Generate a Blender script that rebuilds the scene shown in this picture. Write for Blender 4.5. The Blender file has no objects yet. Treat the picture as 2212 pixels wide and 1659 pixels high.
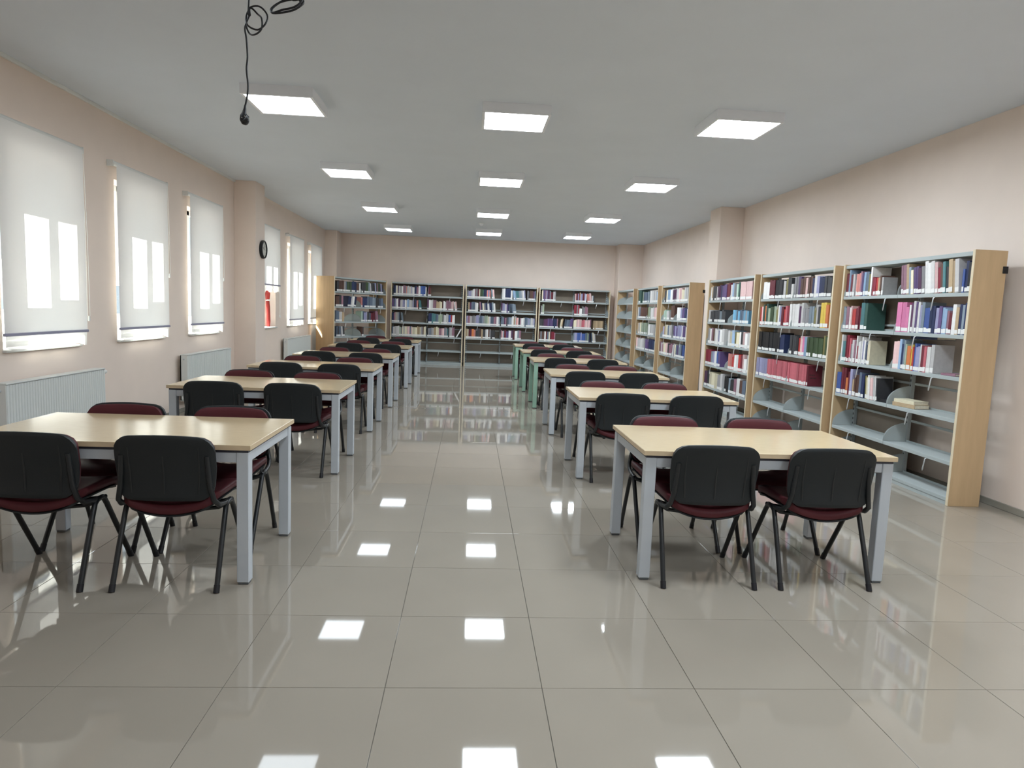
import bpy, math, random
from mathutils import Vector, Matrix
random.seed(7)
S = bpy.context.scene
COL = S.collection
PI = math.pi

# ------------------------------------------------------------------ camera
F_PX = 1452.748
YAW, PITCH, ROLL, CAM_H = 0.0649, 0.108, -0.0395, 1.4404
_f = Vector((math.sin(YAW)*math.cos(PITCH), math.cos(YAW)*math.cos(PITCH), -math.sin(PITCH)))
_r = Vector((math.cos(YAW), -math.sin(YAW), 0))
_d = _f.cross(_r)
_c, _s = math.cos(ROLL), math.sin(ROLL)
_r2 = _c*_r + _s*_d
_d2 = -_s*_r + _c*_d
cam_data = bpy.data.cameras.new('camera')
cam_data.sensor_width = 36.0
cam_data.lens = F_PX/2212*36.0
cam_data.clip_start = 0.05
cam_data.clip_end = 200
cam = bpy.data.objects.new('camera', cam_data)
COL.objects.link(cam)
M3 = Matrix((_r2, -_d2, -_f)).transposed()
cam.matrix_world = Matrix.Translation((0, 0, CAM_H)) @ M3.to_4x4()
S.camera = cam

# ------------------------------------------------------------------ light
SKY_STRENGTH = 1.1
SUN_STRENGTH = 55.0
LAMP_STRENGTH = (8.0, 26.0, 58.0)   # window-side, middle and bookcase-side columns
w = bpy.data.worlds.new('sky')
S.world = w
w.use_nodes = True
bg = w.node_tree.nodes['Background']
bg.inputs[0].default_value = (0.80, 0.90, 1.0, 1)
bg.inputs[1].default_value = SKY_STRENGTH
TY, TZ = 0.2, 1.39            # sunlight travels (+1, TY, -TZ)
sd = bpy.data.lights.new('sun', 'SUN')
sd.energy = SUN_STRENGTH
sd.angle = math.radians(0.53)
sd.color = (1.0, 0.95, 0.88)
sun = bpy.data.objects.new('sun', sd)
COL.objects.link(sun)
sun.rotation_euler = Vector((1, TY, -TZ)).to_track_quat('-Z', 'Y').to_euler()
sun.location = (-10, 2, 12)
S.view_settings.view_transform = 'Standard'
S.view_settings.look = 'None'
S.view_settings.exposure = 0.12
S.view_settings.gamma = 1.0
S.view_settings.use_curve_mapping = False
S.cycles.use_denoising = True
S.cycles.use_light_tree = False
S.cycles.max_bounces = 10
S.cycles.diffuse_bounces = 6
S.cycles.glossy_bounces = 4
S.cycles.transparent_max_bounces = 12
S.cycles.sample_clamp_indirect = 6.0

# ------------------------------------------------------------------ materials
def srgb(r, g, b):
    def t(c):
        c /= 255.0
        return c/12.92 if c <= 0.04045 else ((c+0.055)/1.055)**2.4
    return (t(r), t(g), t(b), 1.0)

def mat(name, col, rough=0.5, spec=0.5, metal=0.0, noise=0.0, nscale=20.0, bump=0.0, bscale=200.0, stretch=None, coat=0.0):
    m = bpy.data.materials.new(name)
    m.use_nodes = True
    nt = m.node_tree
    b = nt.nodes['Principled BSDF']
    b.inputs['Base Color'].default_value = col
    b.inputs['Roughness'].default_value = rough
    b.inputs['Specular IOR Level'].default_value = spec
    b.inputs['Metallic'].default_value = metal
    b.inputs['Coat Weight'].default_value = coat
    tc = nt.nodes.new('ShaderNodeTexCoord')
    mp = nt.nodes.new('ShaderNodeMapping')
    nt.links.new(tc.outputs['Object'], mp.inputs['Vector'])
    if stretch:
        mp.inputs['Scale'].default_value = stretch
    if noise > 0:
        n = nt.nodes.new('ShaderNodeTexNoise')
        n.inputs['Scale'].default_value = nscale
        n.inputs['Detail'].default_value = 5
        nt.links.new(mp.outputs[0], n.inputs['Vector'])
        rp = nt.nodes.new('ShaderNodeValToRGB')
        rp.color_ramp.elements[0].position = 0.3
        rp.color_ramp.elements[1].position = 0.7
        rp.color_ramp.elements[0].color = tuple(c*(1-noise) for c in col[:3]) + (1,)
        rp.color_ramp.elements[1].color = tuple(min(1, c*(1+noise)) for c in col[:3]) + (1,)
        nt.links.new(n.outputs['Fac'], rp.inputs[0])
        nt.links.new(rp.outputs[0], b.inputs['Base Color'])
    if bump > 0:
        n2 = nt.nodes.new('ShaderNodeTexNoise')
        n2.inputs['Scale'].default_value = bscale
        n2.inputs['Detail'].default_value = 3
        nt.links.new(mp.outputs[0], n2.inputs['Vector'])
        bp = nt.nodes.new('ShaderNodeBump')
        bp.inputs['Strength'].default_value = bump
        bp.inputs['Distance'].default_value = 0.002
        nt.links.new(n2.outputs['Fac'], bp.inputs['Height'])
        nt.links.new(bp.outputs[0], b.inputs['Normal'])
    return m

M = {}
M['wall'] = mat('wall_paint', srgb(232, 217, 206), 0.75, 0.25, noise=0.02, nscale=3, bump=0.15, bscale=90)
M['ceiling'] = mat('ceiling_paint', srgb(219, 226, 235), 0.85, 0.15, noise=0.015, nscale=2)
M['tile'] = mat('porcelain_tile', srgb(151, 143, 131), 0.035, 0.5, noise=0.035, nscale=1.6)
M['grout'] = mat('grout', srgb(120, 116, 108), 0.8, 0.2)
M['skirt_tile'] = mat('skirting_tile', srgb(150, 146, 136), 0.25, 0.4, noise=0.03)
M['white_plastic'] = mat('white_plastic', srgb(222, 224, 222), 0.4, 0.4)
M['pvc'] = mat('window_pvc', srgb(226, 228, 228), 0.35, 0.4)
M['beech'] = mat('beech_laminate', srgb(206, 186, 150), 0.16, 0.55, noise=0.05, nscale=14, stretch=(1.0, 9.0, 1.0))
M['beech_edge'] = mat('beech_edge', srgb(205, 184, 152), 0.4, 0.4, noise=0.05, nscale=20)
M['steel'] = mat('grey_steel', srgb(190, 196, 202), 0.42, 0.5, noise=0.02, nscale=8)
M['mint'] = mat('mint_steel', srgb(150, 186, 166), 0.42, 0.5, noise=0.02, nscale=8)
M['dark_strip'] = mat('dark_spacer', srgb(58, 60, 72), 0.5, 0.4)
M['glide'] = mat('leg_glide', srgb(95, 98, 100), 0.5, 0.4)
M['shell'] = mat('black_plastic', srgb(34, 38, 40), 0.5, 0.35, bump=0.35, bscale=500)
M['vinyl'] = mat('burgundy_vinyl', srgb(82, 36, 41), 0.5, 0.22, noise=0.06, nscale=12, bump=0.25, bscale=420)
M['frame_black'] = mat('black_tube', srgb(30, 33, 35), 0.38, 0.5)
M['panel_wood'] = mat('panel_wood', srgb(196, 168, 131), 0.5, 0.3, noise=0.07, nscale=18, stretch=(1.0, 1.0, 0.12))
M['edge_strip'] = mat('edge_strip', srgb(222, 208, 180), 0.5, 0.3)
M['shelf'] = mat('shelf_steel', srgb(170, 178, 178), 0.45, 0.45, noise=0.02, nscale=10)
M['brown_sheet'] = mat('brown_sheet', srgb(128, 117, 105), 0.7, 0.2, noise=0.05, nscale=6)
M['black'] = mat('black_clip', srgb(22, 22, 24), 0.5, 0.4)
M['wire'] = mat('wire', srgb(215, 217, 218), 0.3, 0.5, metal=0.3)
M['pages'] = mat('page_block', srgb(226, 217, 196), 0.8, 0.1, noise=0.08, nscale=60, stretch=(30, 1, 1))
M['sticker'] = mat('spine_sticker', srgb(232, 232, 230), 0.6, 0.2)
M['cable'] = mat('black_rubber', srgb(28, 28, 32), 0.45, 0.4)
M['brass'] = mat('plug_pin', srgb(190, 188, 180), 0.3, 0.5, metal=0.8)
M['dial'] = mat('clock_dial', srgb(205, 205, 198), 0.5, 0.3)
M['red'] = mat('red_cloth', srgb(128, 38, 34), 0.5, 0.3)
M['radiator'] = mat('radiator_enamel', srgb(218, 222, 220), 0.35, 0.4)
M['housing'] = mat('lamp_housing', srgb(238, 241, 246), 0.4, 0.4)
M['print'] = mat('cover_print', srgb(52, 50, 48), 0.6, 0.2)

def upright_mat():                      # perforated post: dark slots in grey steel
    m = mat('perforated_steel', srgb(160, 167, 168), 0.45, 0.45)
    nt = m.node_tree
    b = nt.nodes['Principled BSDF']
    tc = nt.nodes['Texture Coordinate']
    sx = nt.nodes.new('ShaderNodeSeparateXYZ')
    nt.links.new(tc.outputs['Object'], sx.inputs[0])
    fr = nt.nodes.new('ShaderNodeMath'); fr.operation = 'FRACT'
    mu = nt.nodes.new('ShaderNodeMath'); mu.operation = 'MULTIPLY'; mu.inputs[1].default_value = 1/0.05
    nt.links.new(sx.outputs['Z'], mu.inputs[0]); nt.links.new(mu.outputs[0], fr.inputs[0])
    gz = nt.nodes.new('ShaderNodeMath'); gz.operation = 'GREATER_THAN'; gz.inputs[1].default_value = 0.55
    nt.links.new(fr.outputs[0], gz.inputs[0])
    ab = nt.nodes.new('ShaderNodeMath'); ab.operation = 'ABSOLUTE'
    nt.links.new(sx.outputs['X'], ab.inputs[0])
    lx = nt.nodes.new('ShaderNodeMath'); lx.operation = 'LESS_THAN'; lx.inputs[1].default_value = 0.008
    nt.links.new(ab.outputs[0], lx.inputs[0])
    an = nt.nodes.new('ShaderNodeMath'); an.operation = 'MULTIPLY'
    nt.links.new(gz.outputs[0], an.inputs[0]); nt.links.new(lx.outputs[0], an.inputs[1])
    mx = nt.nodes.new('ShaderNodeMix'); mx.data_type = 'RGBA'
    mx.inputs[6].default_value = srgb(160, 167, 168); mx.inputs[7].default_value = srgb(48, 50, 52)
    nt.links.new(an.outputs[0], mx.inputs[0]); nt.links.new(mx.outputs[2], b.inputs['Base Color'])
    return m
M['upright'] = upright_mat()

def book_mat():                         # cloth/paper cover, colour from the object
    m = mat('book_cover', (0.5, 0.5, 0.5, 1), 0.45, 0.4)
    nt = m.node_tree
    b = nt.nodes['Principled BSDF']
    oi = nt.nodes.new('ShaderNodeObjectInfo')
    n = nt.nodes.new('ShaderNodeTexNoise'); n.inputs['Scale'].default_value = 30
    nt.links.new(nt.nodes['Texture Coordinate'].outputs['Object'], n.inputs['Vector'])
    hs = nt.nodes.new('ShaderNodeHueSaturation')
    mr = nt.nodes.new('ShaderNodeMapRange')
    mr.inputs[3].default_value = 0.85; mr.inputs[4].default_value = 1.15
    nt.links.new(n.outputs['Fac'], mr.inputs[0]); nt.links.new(mr.outputs[0], hs.inputs['Value'])
    nt.links.new(oi.outputs['Color'], hs.inputs['Color'])
    nt.links.new(hs.outputs[0], b.inputs['Base Color'])
    return m
M['book'] = book_mat()
def far_book_mat():
    m = mat('small_book_cover', (0.5, 0.5, 0.5, 1), 0.5, 0.35)
    nt = m.node_tree
    a = nt.nodes.new('ShaderNodeAttribute'); a.attribute_name = 'cover'
    nt.links.new(a.outputs['Color'], nt.nodes['Principled BSDF'].inputs['Base Color'])
    return m
M['far_book'] = far_book_mat()

def fabric_mat(name, col, transl, clear):
    m = bpy.data.materials.new(name); m.use_nodes = True
    nt = m.node_tree
    for n in list(nt.nodes): nt.nodes.remove(n)
    out = nt.nodes.new('ShaderNodeOutputMaterial')
    d = nt.nodes.new('ShaderNodeBsdfDiffuse'); d.inputs[0].default_value = col
    t = nt.nodes.new('ShaderNodeBsdfTranslucent'); t.inputs[0].default_value = col
    c = nt.nodes.new('ShaderNodeBsdfTransparent')
    m1 = nt.nodes.new('ShaderNodeMixShader'); m1.inputs[0].default_value = transl
    m2 = nt.nodes.new('ShaderNodeMixShader'); m2.inputs[0].default_value = clear
    wv = nt.nodes.new('ShaderNodeTexNoise'); wv.inputs['Scale'].default_value = 300
    tc = nt.nodes.new('ShaderNodeTexCoord'); nt.links.new(tc.outputs['Object'], wv.inputs['Vector'])
    bp = nt.nodes.new('ShaderNodeBump'); bp.inputs['Strength'].default_value = 0.2; bp.inputs['Distance'].default_value = 0.001
    nt.links.new(wv.outputs['Fac'], bp.inputs['Height']); nt.links.new(bp.outputs[0], d.inputs['Normal'])
    nt.links.new(d.outputs[0], m1.inputs[1]); nt.links.new(t.outputs[0], m1.inputs[2])
    nt.links.new(m1.outputs[0], m2.inputs[1]); nt.links.new(c.outputs[0], m2.inputs[2])
    nt.links.new(m2.outputs[0], out.inputs[0])
    return m
M['blind'] = fabric_mat('blind_fabric', srgb(236, 236, 236), 0.2, 0.002)
M['hem'] = fabric_mat('sheer_hem', srgb(240, 240, 238), 0.4, 0.08)

def glass_mat():
    m = bpy.data.materials.new('window_glass'); m.use_nodes = True
    nt = m.node_tree
    for n in list(nt.nodes): nt.nodes.remove(n)
    out = nt.nodes.new('ShaderNodeOutputMaterial')
    t = nt.nodes.new('ShaderNodeBsdfTransparent'); t.inputs[0].default_value = (0.93, 0.96, 0.95, 1)
    g = nt.nodes.new('ShaderNodeBsdfGlossy'); g.inputs['Roughness'].default_value = 0.01
    lw = nt.nodes.new('ShaderNodeLayerWeight'); lw.inputs[0].default_value = 0.5
    pw = nt.nodes.new('ShaderNodeMath'); pw.operation = 'POWER'; pw.inputs[1].default_value = 5.0
    fr = nt.nodes.new('ShaderNodeMath'); fr.operation = 'MULTIPLY_ADD'; fr.inputs[1].default_value = 0.9; fr.inputs[2].default_value = 0.04
    nt.links.new(lw.outputs['Facing'], pw.inputs[0]); nt.links.new(pw.outputs[0], fr.inputs[0])
    mx = nt.nodes.new('ShaderNodeMixShader')
    nt.links.new(fr.outputs[0], mx.inputs[0]); nt.links.new(t.outputs[0], mx.inputs[1]); nt.links.new(g.outputs[0], mx.inputs[2])
    nt.links.new(mx.outputs[0], out.inputs[0])
    return m
M['glass'] = glass_mat()
def lamp_mat(k):
    m = bpy.data.materials.new('led_diffuser'); m.use_nodes = True
    nt = m.node_tree
    for n in list(nt.nodes): nt.nodes.remove(n)
    out = nt.nodes.new('ShaderNodeOutputMaterial')
    e = nt.nodes.new('ShaderNodeEmission'); e.inputs[0].default_value = (0.84, 0.93, 1.0, 1); e.inputs[1].default_value = LAMP_STRENGTH[k]
    nt.links.new(e.outputs[0], out.inputs[0])
    return m
M['led'] = [lamp_mat(k) for k in range(3)]

# ------------------------------------------------------------------ mesh helpers
class MB:
    def __init__(self):
        self.v, self.f, self.m = [], [], []
    def add(self, vs, fs, mi=0):
        o = len(self.v)
        self.v += [tuple(p) for p in vs]
        self.f += [tuple(i+o for i in q) for q in fs]
        self.m += [mi]*len(fs)
        return self
    def box(self, x0, x1, y0, y1, z0, z1, mi=0):
        return self.add([(x0,y0,z0),(x1,y0,z0),(x1,y1,z0),(x0,y1,z0),(x0,y0,z1),(x1,y0,z1),(x1,y1,z1),(x0,y1,z1)],
                        [(0,3,2,1),(4,5,6,7),(0,1,5,4),(1,2,6,5),(2,3,7,6),(3,0,4,7)], mi)
    def cbox(self, x0, x1, y0, y1, z0, z1, c=0.003, mi=0):     # chamfered box
        vs, idx = [], {}
        X, Y, Z = (x0, x1), (y0, y1), (z0, z1)
        for i in (0,1):
            for j in (0,1):
                for k in (0,1):
                    s = (1 if i == 0 else -1, 1 if j == 0 else -1, 1 if k == 0 else -1)
                    for ax in range(3):
                        p = [X[i]+s[0]*c, Y[j]+s[1]*c, Z[k]+s[2]*c]
                        p[ax] = (X[i], Y[j], Z[k])[ax]
                        idx[(i,j,k,ax)] = len(vs); vs.append(p)
        fs = []
        for ax in range(3):
            a, b = [q for q in range(3) if q != ax]
            for e in (0,1):
                quad = []
                for (p, q) in ((0,0),(1,0),(1,1),(0,1)):
                    key = [0,0,0]; key[ax] = e; key[a] = p; key[b] = q
                    quad.append(idx[(key[0],key[1],key[2],ax)])
                fs.append(quad)
        for ax in range(3):           # edges parallel to ax
            a, b = [q for q in range(3) if q != ax]
            for p in (0,1):
                for q in (0,1):
                    def kk(e, face):
                        key = [0,0,0]; key[ax] = e; key[a] = p; key[b] = q
                        return idx[(key[0],key[1],key[2],face)]
                    fs.append([kk(0,a), kk(1,a), kk(1,b), kk(0,b)])
        for i in (0,1):
            for j in (0,1):
                for k in (0,1):
                    fs.append([idx[(i,j,k,0)], idx[(i,j,k,1)], idx[(i,j,k,2)]])
        cen = Vector(((x0+x1)/2,(y0+y1)/2,(z0+z1)/2))
        out = []
        for q in fs:
            P = [Vector(vs[t]) for t in q]
            n = (P[1]-P[0]).cross(P[2]-P[0])
            mid = sum(P, Vector())/len(P)
            out.append(tuple(q) if n.dot(mid-cen) > 0 else tuple(reversed(q)))
        return self.add(vs, out, mi)
    def tube(self, pts, r, n=8, mi=0, flat=1.0, closed=False):
        P = [Vector(p) for p in pts]
        rings = []
        prev = None
        L = len(P)
        for i, p in enumerate(P):
            if closed:
                t = P[(i+1) % L]-P[i-1]
            else:
                t = (P[min(i+1, L-1)]-P[max(i-1, 0)])
            t.normalize()
            if prev is None:
                u = Vector((1,0,0)) if abs(t.x) < 0.9 else Vector((0,1,0))
                u = (u-t*u.dot(t)).normalized()
            else:
                u = (prev-t*prev.dot(t)).normalized()
            prev = u
            v = t.cross(u)
            rr = r[i] if isinstance(r, (list, tuple)) else r
            rings.append([p+u*(rr*math.cos(2*PI*k/n)*flat)+v*(rr*math.sin(2*PI*k/n)) for k in range(n)])
        vs = [q for rg in rings for q in rg]
        fs = []
        for i in range(L if closed else L-1):
            a, b = i*n, ((i+1) % L)*n
            for k in range(n):
                fs.append((a+k, a+(k+1) % n, b+(k+1) % n, b+k))
        if not closed:
            fs.append(tuple(reversed(range(n)))); fs.append(tuple((L-1)*n+k for k in range(n)))
        return self.add(vs, fs, mi)
    def lathe(self, prof, n=24, mi=0, axis='z', o=(0,0,0)):
        vs, fs = [], []
        for (r, h) in prof:
            for k in range(n):
                a = 2*PI*k/n
                if axis == 'z': p = (o[0]+r*math.cos(a), o[1]+r*math.sin(a), o[2]+h)
                elif axis == 'x': p = (o[0]+h, o[1]+r*math.cos(a), o[2]+r*math.sin(a))
                else: p = (o[0]+r*math.sin(a), o[1]+h, o[2]+r*math.cos(a))
                vs.append(p)
        for i in range(len(prof)-1):
            for k in range(n):
                fs.append((i*n+k, i*n+(k+1) % n, (i+1)*n+(k+1) % n, (i+1)*n+k))
        fs.append(tuple(reversed(range(n)))); fs.append(tuple((len(prof)-1)*n+k for k in range(n)))
        return self.add(vs, fs, mi)
    def prism(self, poly, z0, z1, mi=0, axis='z'):
        n = len(poly)
        def P(a, b, h):
            return (a, b, h) if axis == 'z' else ((h, a, b) if axis == 'x' else (a, h, b))
        vs = [P(a, b, z0) for a, b in poly]+[P(a, b, z1) for a, b in poly]
        fs = [tuple(reversed(range(n))), tuple(range(n, 2*n))]+[(i, (i+1) % n, n+(i+1) % n, n+i) for i in range(n)]
        return self.add(vs, fs, mi)
    def mesh(self, name, mats, smooth=None):
        me = bpy.data.meshes.new(name)
        me.from_pydata([tuple(p) for p in self.v], [], self.f)
        if not isinstance(mats, (list, tuple)): mats = [mats]
        for q in mats: me.materials.append(q)
        for p, i in zip(me.polygons, self.m): p.material_index = i
        if smooth:
            me.polygons.foreach_set('use_smooth', [True]*len(me.polygons))
            me.set_sharp_from_angle(angle=math.radians(smooth))
        me.validate(); me.update()
        return me

def link(name, data, parent=None, loc=(0,0,0), rot=(0,0,0)):
    o = bpy.data.objects.new(name, data)
    COL.objects.link(o)
    o.parent = parent; o.location = loc; o.rotation_euler = rot
    return o
def tag(o, label, cat, group=None, kind=None):
    o['label'] = label; o['category'] = cat
    if group: o['group'] = group
    if kind: o['kind'] = kind
    return o
def thing(name, label, cat, loc=(0,0,0), rz=0, group=None, kind=None):
    return tag(link(name, None, None, loc, (0,0,rz)), label, cat, group, kind)
def copy_tree(o, parent=None):
    c = o.copy(); COL.objects.link(c); c.parent = parent
    for ch in list(o.children): copy_tree(ch, c)
    return c

# ------------------------------------------------------------------ room shell
XL, XR, YN, YF, H = -3.62, 4.34, -3.2, 17.60, 3.235
WT = 0.32                                   # outer wall thickness
GX, GY, T = -0.2795, 2.4367, 0.6
WIN = [(5.46, 6.47), (7.166, 8.18), (8.92, 9.93), (11.80, 12.81), (13.60, 14.60), (15.33, 16.33)]
SILL, HEAD = 0.965, 2.60

fl = MB().box(XL-0.02, XR+0.02, YN-0.02, YF+0.02, -0.12, -0.0035)
floor = tag(link('floor', fl.mesh('floor', M['grout'])), 'polished beige porcelain tile floor of the reading room', 'floor', kind='structure')
cols = []
i0 = math.floor((XL-GX)/T)
xx = GX+i0*T
while xx < XR:
    cols.append((max(xx, XL), min(xx+T, XR))); xx += T
tile_meshes = {}
def tile_mesh(wd, dp):
    k = (round(wd, 3), round(dp, 3))
    if k not in tile_meshes:
        g = 0.00125
        tile_meshes[k] = MB().cbox(-wd/2+g, wd/2-g, -dp/2+g, dp/2-g, -0.0045, 0.0, 0.0008).mesh('tile', M['tile'])
    return tile_meshes[k]
rest = MB()
j0 = math.floor((YN-GY)/T)
yy = GY+j0*T
while yy < YF:
    ya, yb = max(yy, YN), min(yy+T, YF)
    near = yy > 1.5 and yy < 10.5
    for (xa, xb) in cols:
        if near:
            t = link('tile', tile_mesh(xb-xa, yb-ya), floor, ((xa+xb)/2, (ya+yb)/2, 0),
                     (random.gauss(0, 0.00035), random.gauss(0, 0.00035), 0))
        else:
            g = 0.00125
            rest.cbox(xa+g, xb-g, ya+g, yb-g, -0.0045, 0.0, 0.0008)
    yy += T
rt = link('distant_tile', rest.mesh('distant_tile', M['tile']), floor); rt['kind'] = 'stuff'

ceil = MB().box(XL-WT, XR+0.2, YN-0.2, YF+0.2, H, H+0.15)
tag(link('ceiling', ceil.mesh('ceiling', M['ceiling'])), 'plain white painted ceiling', 'ceiling', kind='structure')
wl = MB()
ys = [YN-0.2]+[q for p in WIN for q in p]+[YF+0.2]
for i in range(0, len(ys), 2):
    wl.box(XL-WT, XL, ys[i], ys[i+1], -0.12, H)
for a, b in WIN:
    wl.box(XL-WT, XL, a, b, -0.12, SILL); wl.box(XL-WT, XL, a, b, HEAD, H)
tag(link('wall_left', wl.mesh('wall_left', M['wall'])), 'beige painted wall with six tall windows', 'wall', kind='structure')
tag(link('wall_right', MB().box(XR, XR+0.2, YN-0.2, YF+0.2, -0.12, H).mesh('wall_right', M['wall'])), 'beige painted wall behind the long row of bookcases', 'wall', kind='structure')
tag(link('wall_back', MB().box(XL, XR, YF, YF+0.2, -0.12, H).mesh('wall_back', M['wall'])), 'beige painted end wall of the reading room', 'wall', kind='structure')
tag(link('wall_front', MB().box(XL, XR, YN-0.2, YN, -0.12, H).mesh('wall_front', M['wall'])), 'beige painted wall behind the viewer', 'wall', kind='structure')
def pillar(x0, x1, y0, y1, label):
    tag(link('pillar', MB().cbox(x0, x1, y0, y1, 0, H, 0.004).mesh('pillar', M['wall'])), label, 'pillar', kind='structure')
pillar(XL, -3.30, 10.62, 11.08, 'beige wall pillar carrying the round clock')
pillar(3.95, XR, 10.80, 11.28, 'beige pillar rising above the bookcases on the right wall')
pillar(XL, -3.33, 17.0, YF, 'beige corner pillar at the far left of the end wall')
pillar(3.72, XR, 17.15, YF, 'beige corner pillar at the far right of the end wall')
def base(name, x0, x1, y0, y1, label):
    tag(link(name, MB().cbox(x0, x1, y0, y1, 0, 0.055, 0.003).mesh(name, M['skirt_tile'])), label, 'baseboard', kind='structure')
base('baseboard_right', XR-0.012, XR, YN, 10.80, 'grey tile skirting along the right wall')
base('baseboard_left', XL, XL+0.012, YN, 10.62, 'grey tile skirting below the near windows')
base('baseboard_back', -3.33, 3.72, YF-0.012, YF, 'grey tile skirting along the end wall')
tag(link('trim_1', MB().cbox(XL, XL+0.028, YN, 10.62, H-0.03, H, 0.004).mesh('trim_1', M['white_plastic'])), 'white cable trunking where the left wall meets the ceiling', 'trim', kind='structure')

# ------------------------------------------------------------------ windows
WORD = ['first', 'second', 'third', 'fourth', 'fifth', 'sixth']
FX0, FX1 = XL-0.27, XL-0.20
for n, (a, b) in enumerate(WIN):
    win = thing('window_%d' % (n+1), 'tall white framed window, %s from the front' % WORD[n], 'window', (FX0, a, SILL), 0, kind='structure')
    W = b-a
    lx0, lx1, rx0, rx1 = 0.127, 0.443, 0.558, 0.846
    lo1 = 0.915
    zt = HEAD-SILL
    z_l, z_r, z_low, z_b = 1.70-SILL, 1.773-SILL, 1.545-SILL, 0.06
    D = FX1-FX0
    f = MB()
    f.cbox(0, D, 0, lx0, 0, zt, 0.003); f.cbox(0, D, rx1, W, z_low, zt, 0.003); f.cbox(0, D, lo1, W, 0, z_low, 0.003)
    f.cbox(0, D, lx1, rx0, z_low, zt, 0.003)
    f.cbox(0, D, lx0, lo1, 0, z_b, 0.003); f.cbox(0, D, lx0, rx1, zt-0.06, zt, 0.003)
    f.cbox(0, D, lx0, lx1, z_low, z_l, 0.003); f.cbox(0, D, rx0, rx1, z_low, z_r, 0.003)
    link('window_frame', f.mesh('window_frame', M['pvc']), win)
    for (p, q, u, v) in ((lx0, lx1, z_l, zt-0.06), (rx0, rx1, z_r, zt-0.06), (lx0, lo1, z_b, z_low)):
        link('pane', MB().box(D/2-0.003, D/2+0.003, p, q, u, v).mesh('pane', M['glass']), win)
    link('window_sill', MB().cbox(D, 0.27+0.035, -0.01, W+0.01, -0.004, 0.016, 0.003).mesh('window_sill', M['white_plastic']), win)

# ------------------------------------------------------------------ roller blinds
BX = XL+0.055
BOT = [1.105, 1.105, 1.11, 1.735, 1.10, 1.105]
for n, (a, b) in enumerate(WIN):
    y0, y1 = a-0.105, b+0.03
    zt = 2.735
    bl = thing('roller_blind', 'white roller blind %s window, %s from the front' % ('half raised on the' if n == 3 else 'drawn down over the', WORD[n]), 'blind', (BX, (y0+y1)/2, 0), group='roller blinds on the window wall')
    hw = (y1-y0)/2
    link('roller_tube', MB().lathe([(0.018, -hw-0.02), (0.024, -hw), (0.024, hw), (0.018, hw+0.02)], 14, axis='y').mesh('roller_tube', M['white_plastic'], 40), bl, (0, 0, zt))
    for sgn in (-1, 1):
        link('bracket', MB().cbox(-0.055, 0.012, sgn*(hw+0.022)-0.004, sgn*(hw+0.022)+0.004, -0.03, 0.03, 0.002).mesh('bracket', M['white_plastic']), bl, (0, 0, zt))
    fb = MB()
    N = 24
    for k in range(N+1):
        z = zt-(zt-BOT[n])*k/N
        for j in range(13):
            u = -1+2*j/12
            fb.v.append((0.003*math.sin(3.1*u+n)*math.sin(PI*k/N)+0.022, u*(hw-0.012), z))
    for k in range(N):
        for j in range(12):
            fb.f.append((k*13+j, k*13+j+1, (k+1)*13+j+1, (k+1)*13+j)); fb.m.append(0)
    link('fabric', fb.mesh('fabric', M['blind'], 60), bl)
    link('bottom_bar', MB().cbox(0.012, 0.032, -hw+0.005, hw-0.005, -0.012, 0.012, 0.004).mesh('bottom_bar', mat('bar_grey', srgb(150, 150, 172), 0.4) if n == 0 else bpy.data.materials['bar_grey']), bl, (0, 0, BOT[n]))
    hm = MB()
    K = 60
    for k in range(K+1):
        u = -1+2*k/K
        y = u*(hw-0.02)
        ph = (u+1)*3.5
        sc = abs(math.sin(ph*PI/2*1.0))
        zb = -0.10-0.03*sc
        hm.v += [(0.022, y, -0.008), (0.022+0.004*math.sin(ph*6), y, zb*0.5), (0.022+0.006*math.sin(ph*6), y, zb)]
    for k in range(K):
        for j in range(2):
            hm.f.append((k*3+j, (k+1)*3+j, (k+1)*3+j+1, k*3+j+1)); hm.m.append(0)
    link('scalloped_hem', hm.mesh('scalloped_hem', M['hem'], 60), bl, (0, 0, BOT[n]))
    zc = [1.24, 1.72, 1.75, 1.20, 1.75, 1.5][n]
    ch = MB()
    ch.tube([(0.0, hw+0.012, zt), (0.004, hw+0.03, (zt+zc)/2), (0.0, hw+0.035, zc), (0.006, hw+0.045, zc-0.012), (0.012, hw+0.055, zc), (0.014, hw+0.04, (zt+zc)/2), (0.012, hw+0.014, zt)], 0.0022, 5)
    c = link('chain', ch.mesh('chain', M['white_plastic'], 60), bl)
    link('chain_weight', MB().lathe([(0.004, 0.05), (0.011, 0.035), (0.012, 0.012), (0.006, 0.0)], 10, o=(0.006, hw+0.045, zc-0.05)).mesh('chain_weight', M['white_plastic'], 40), c)

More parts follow.
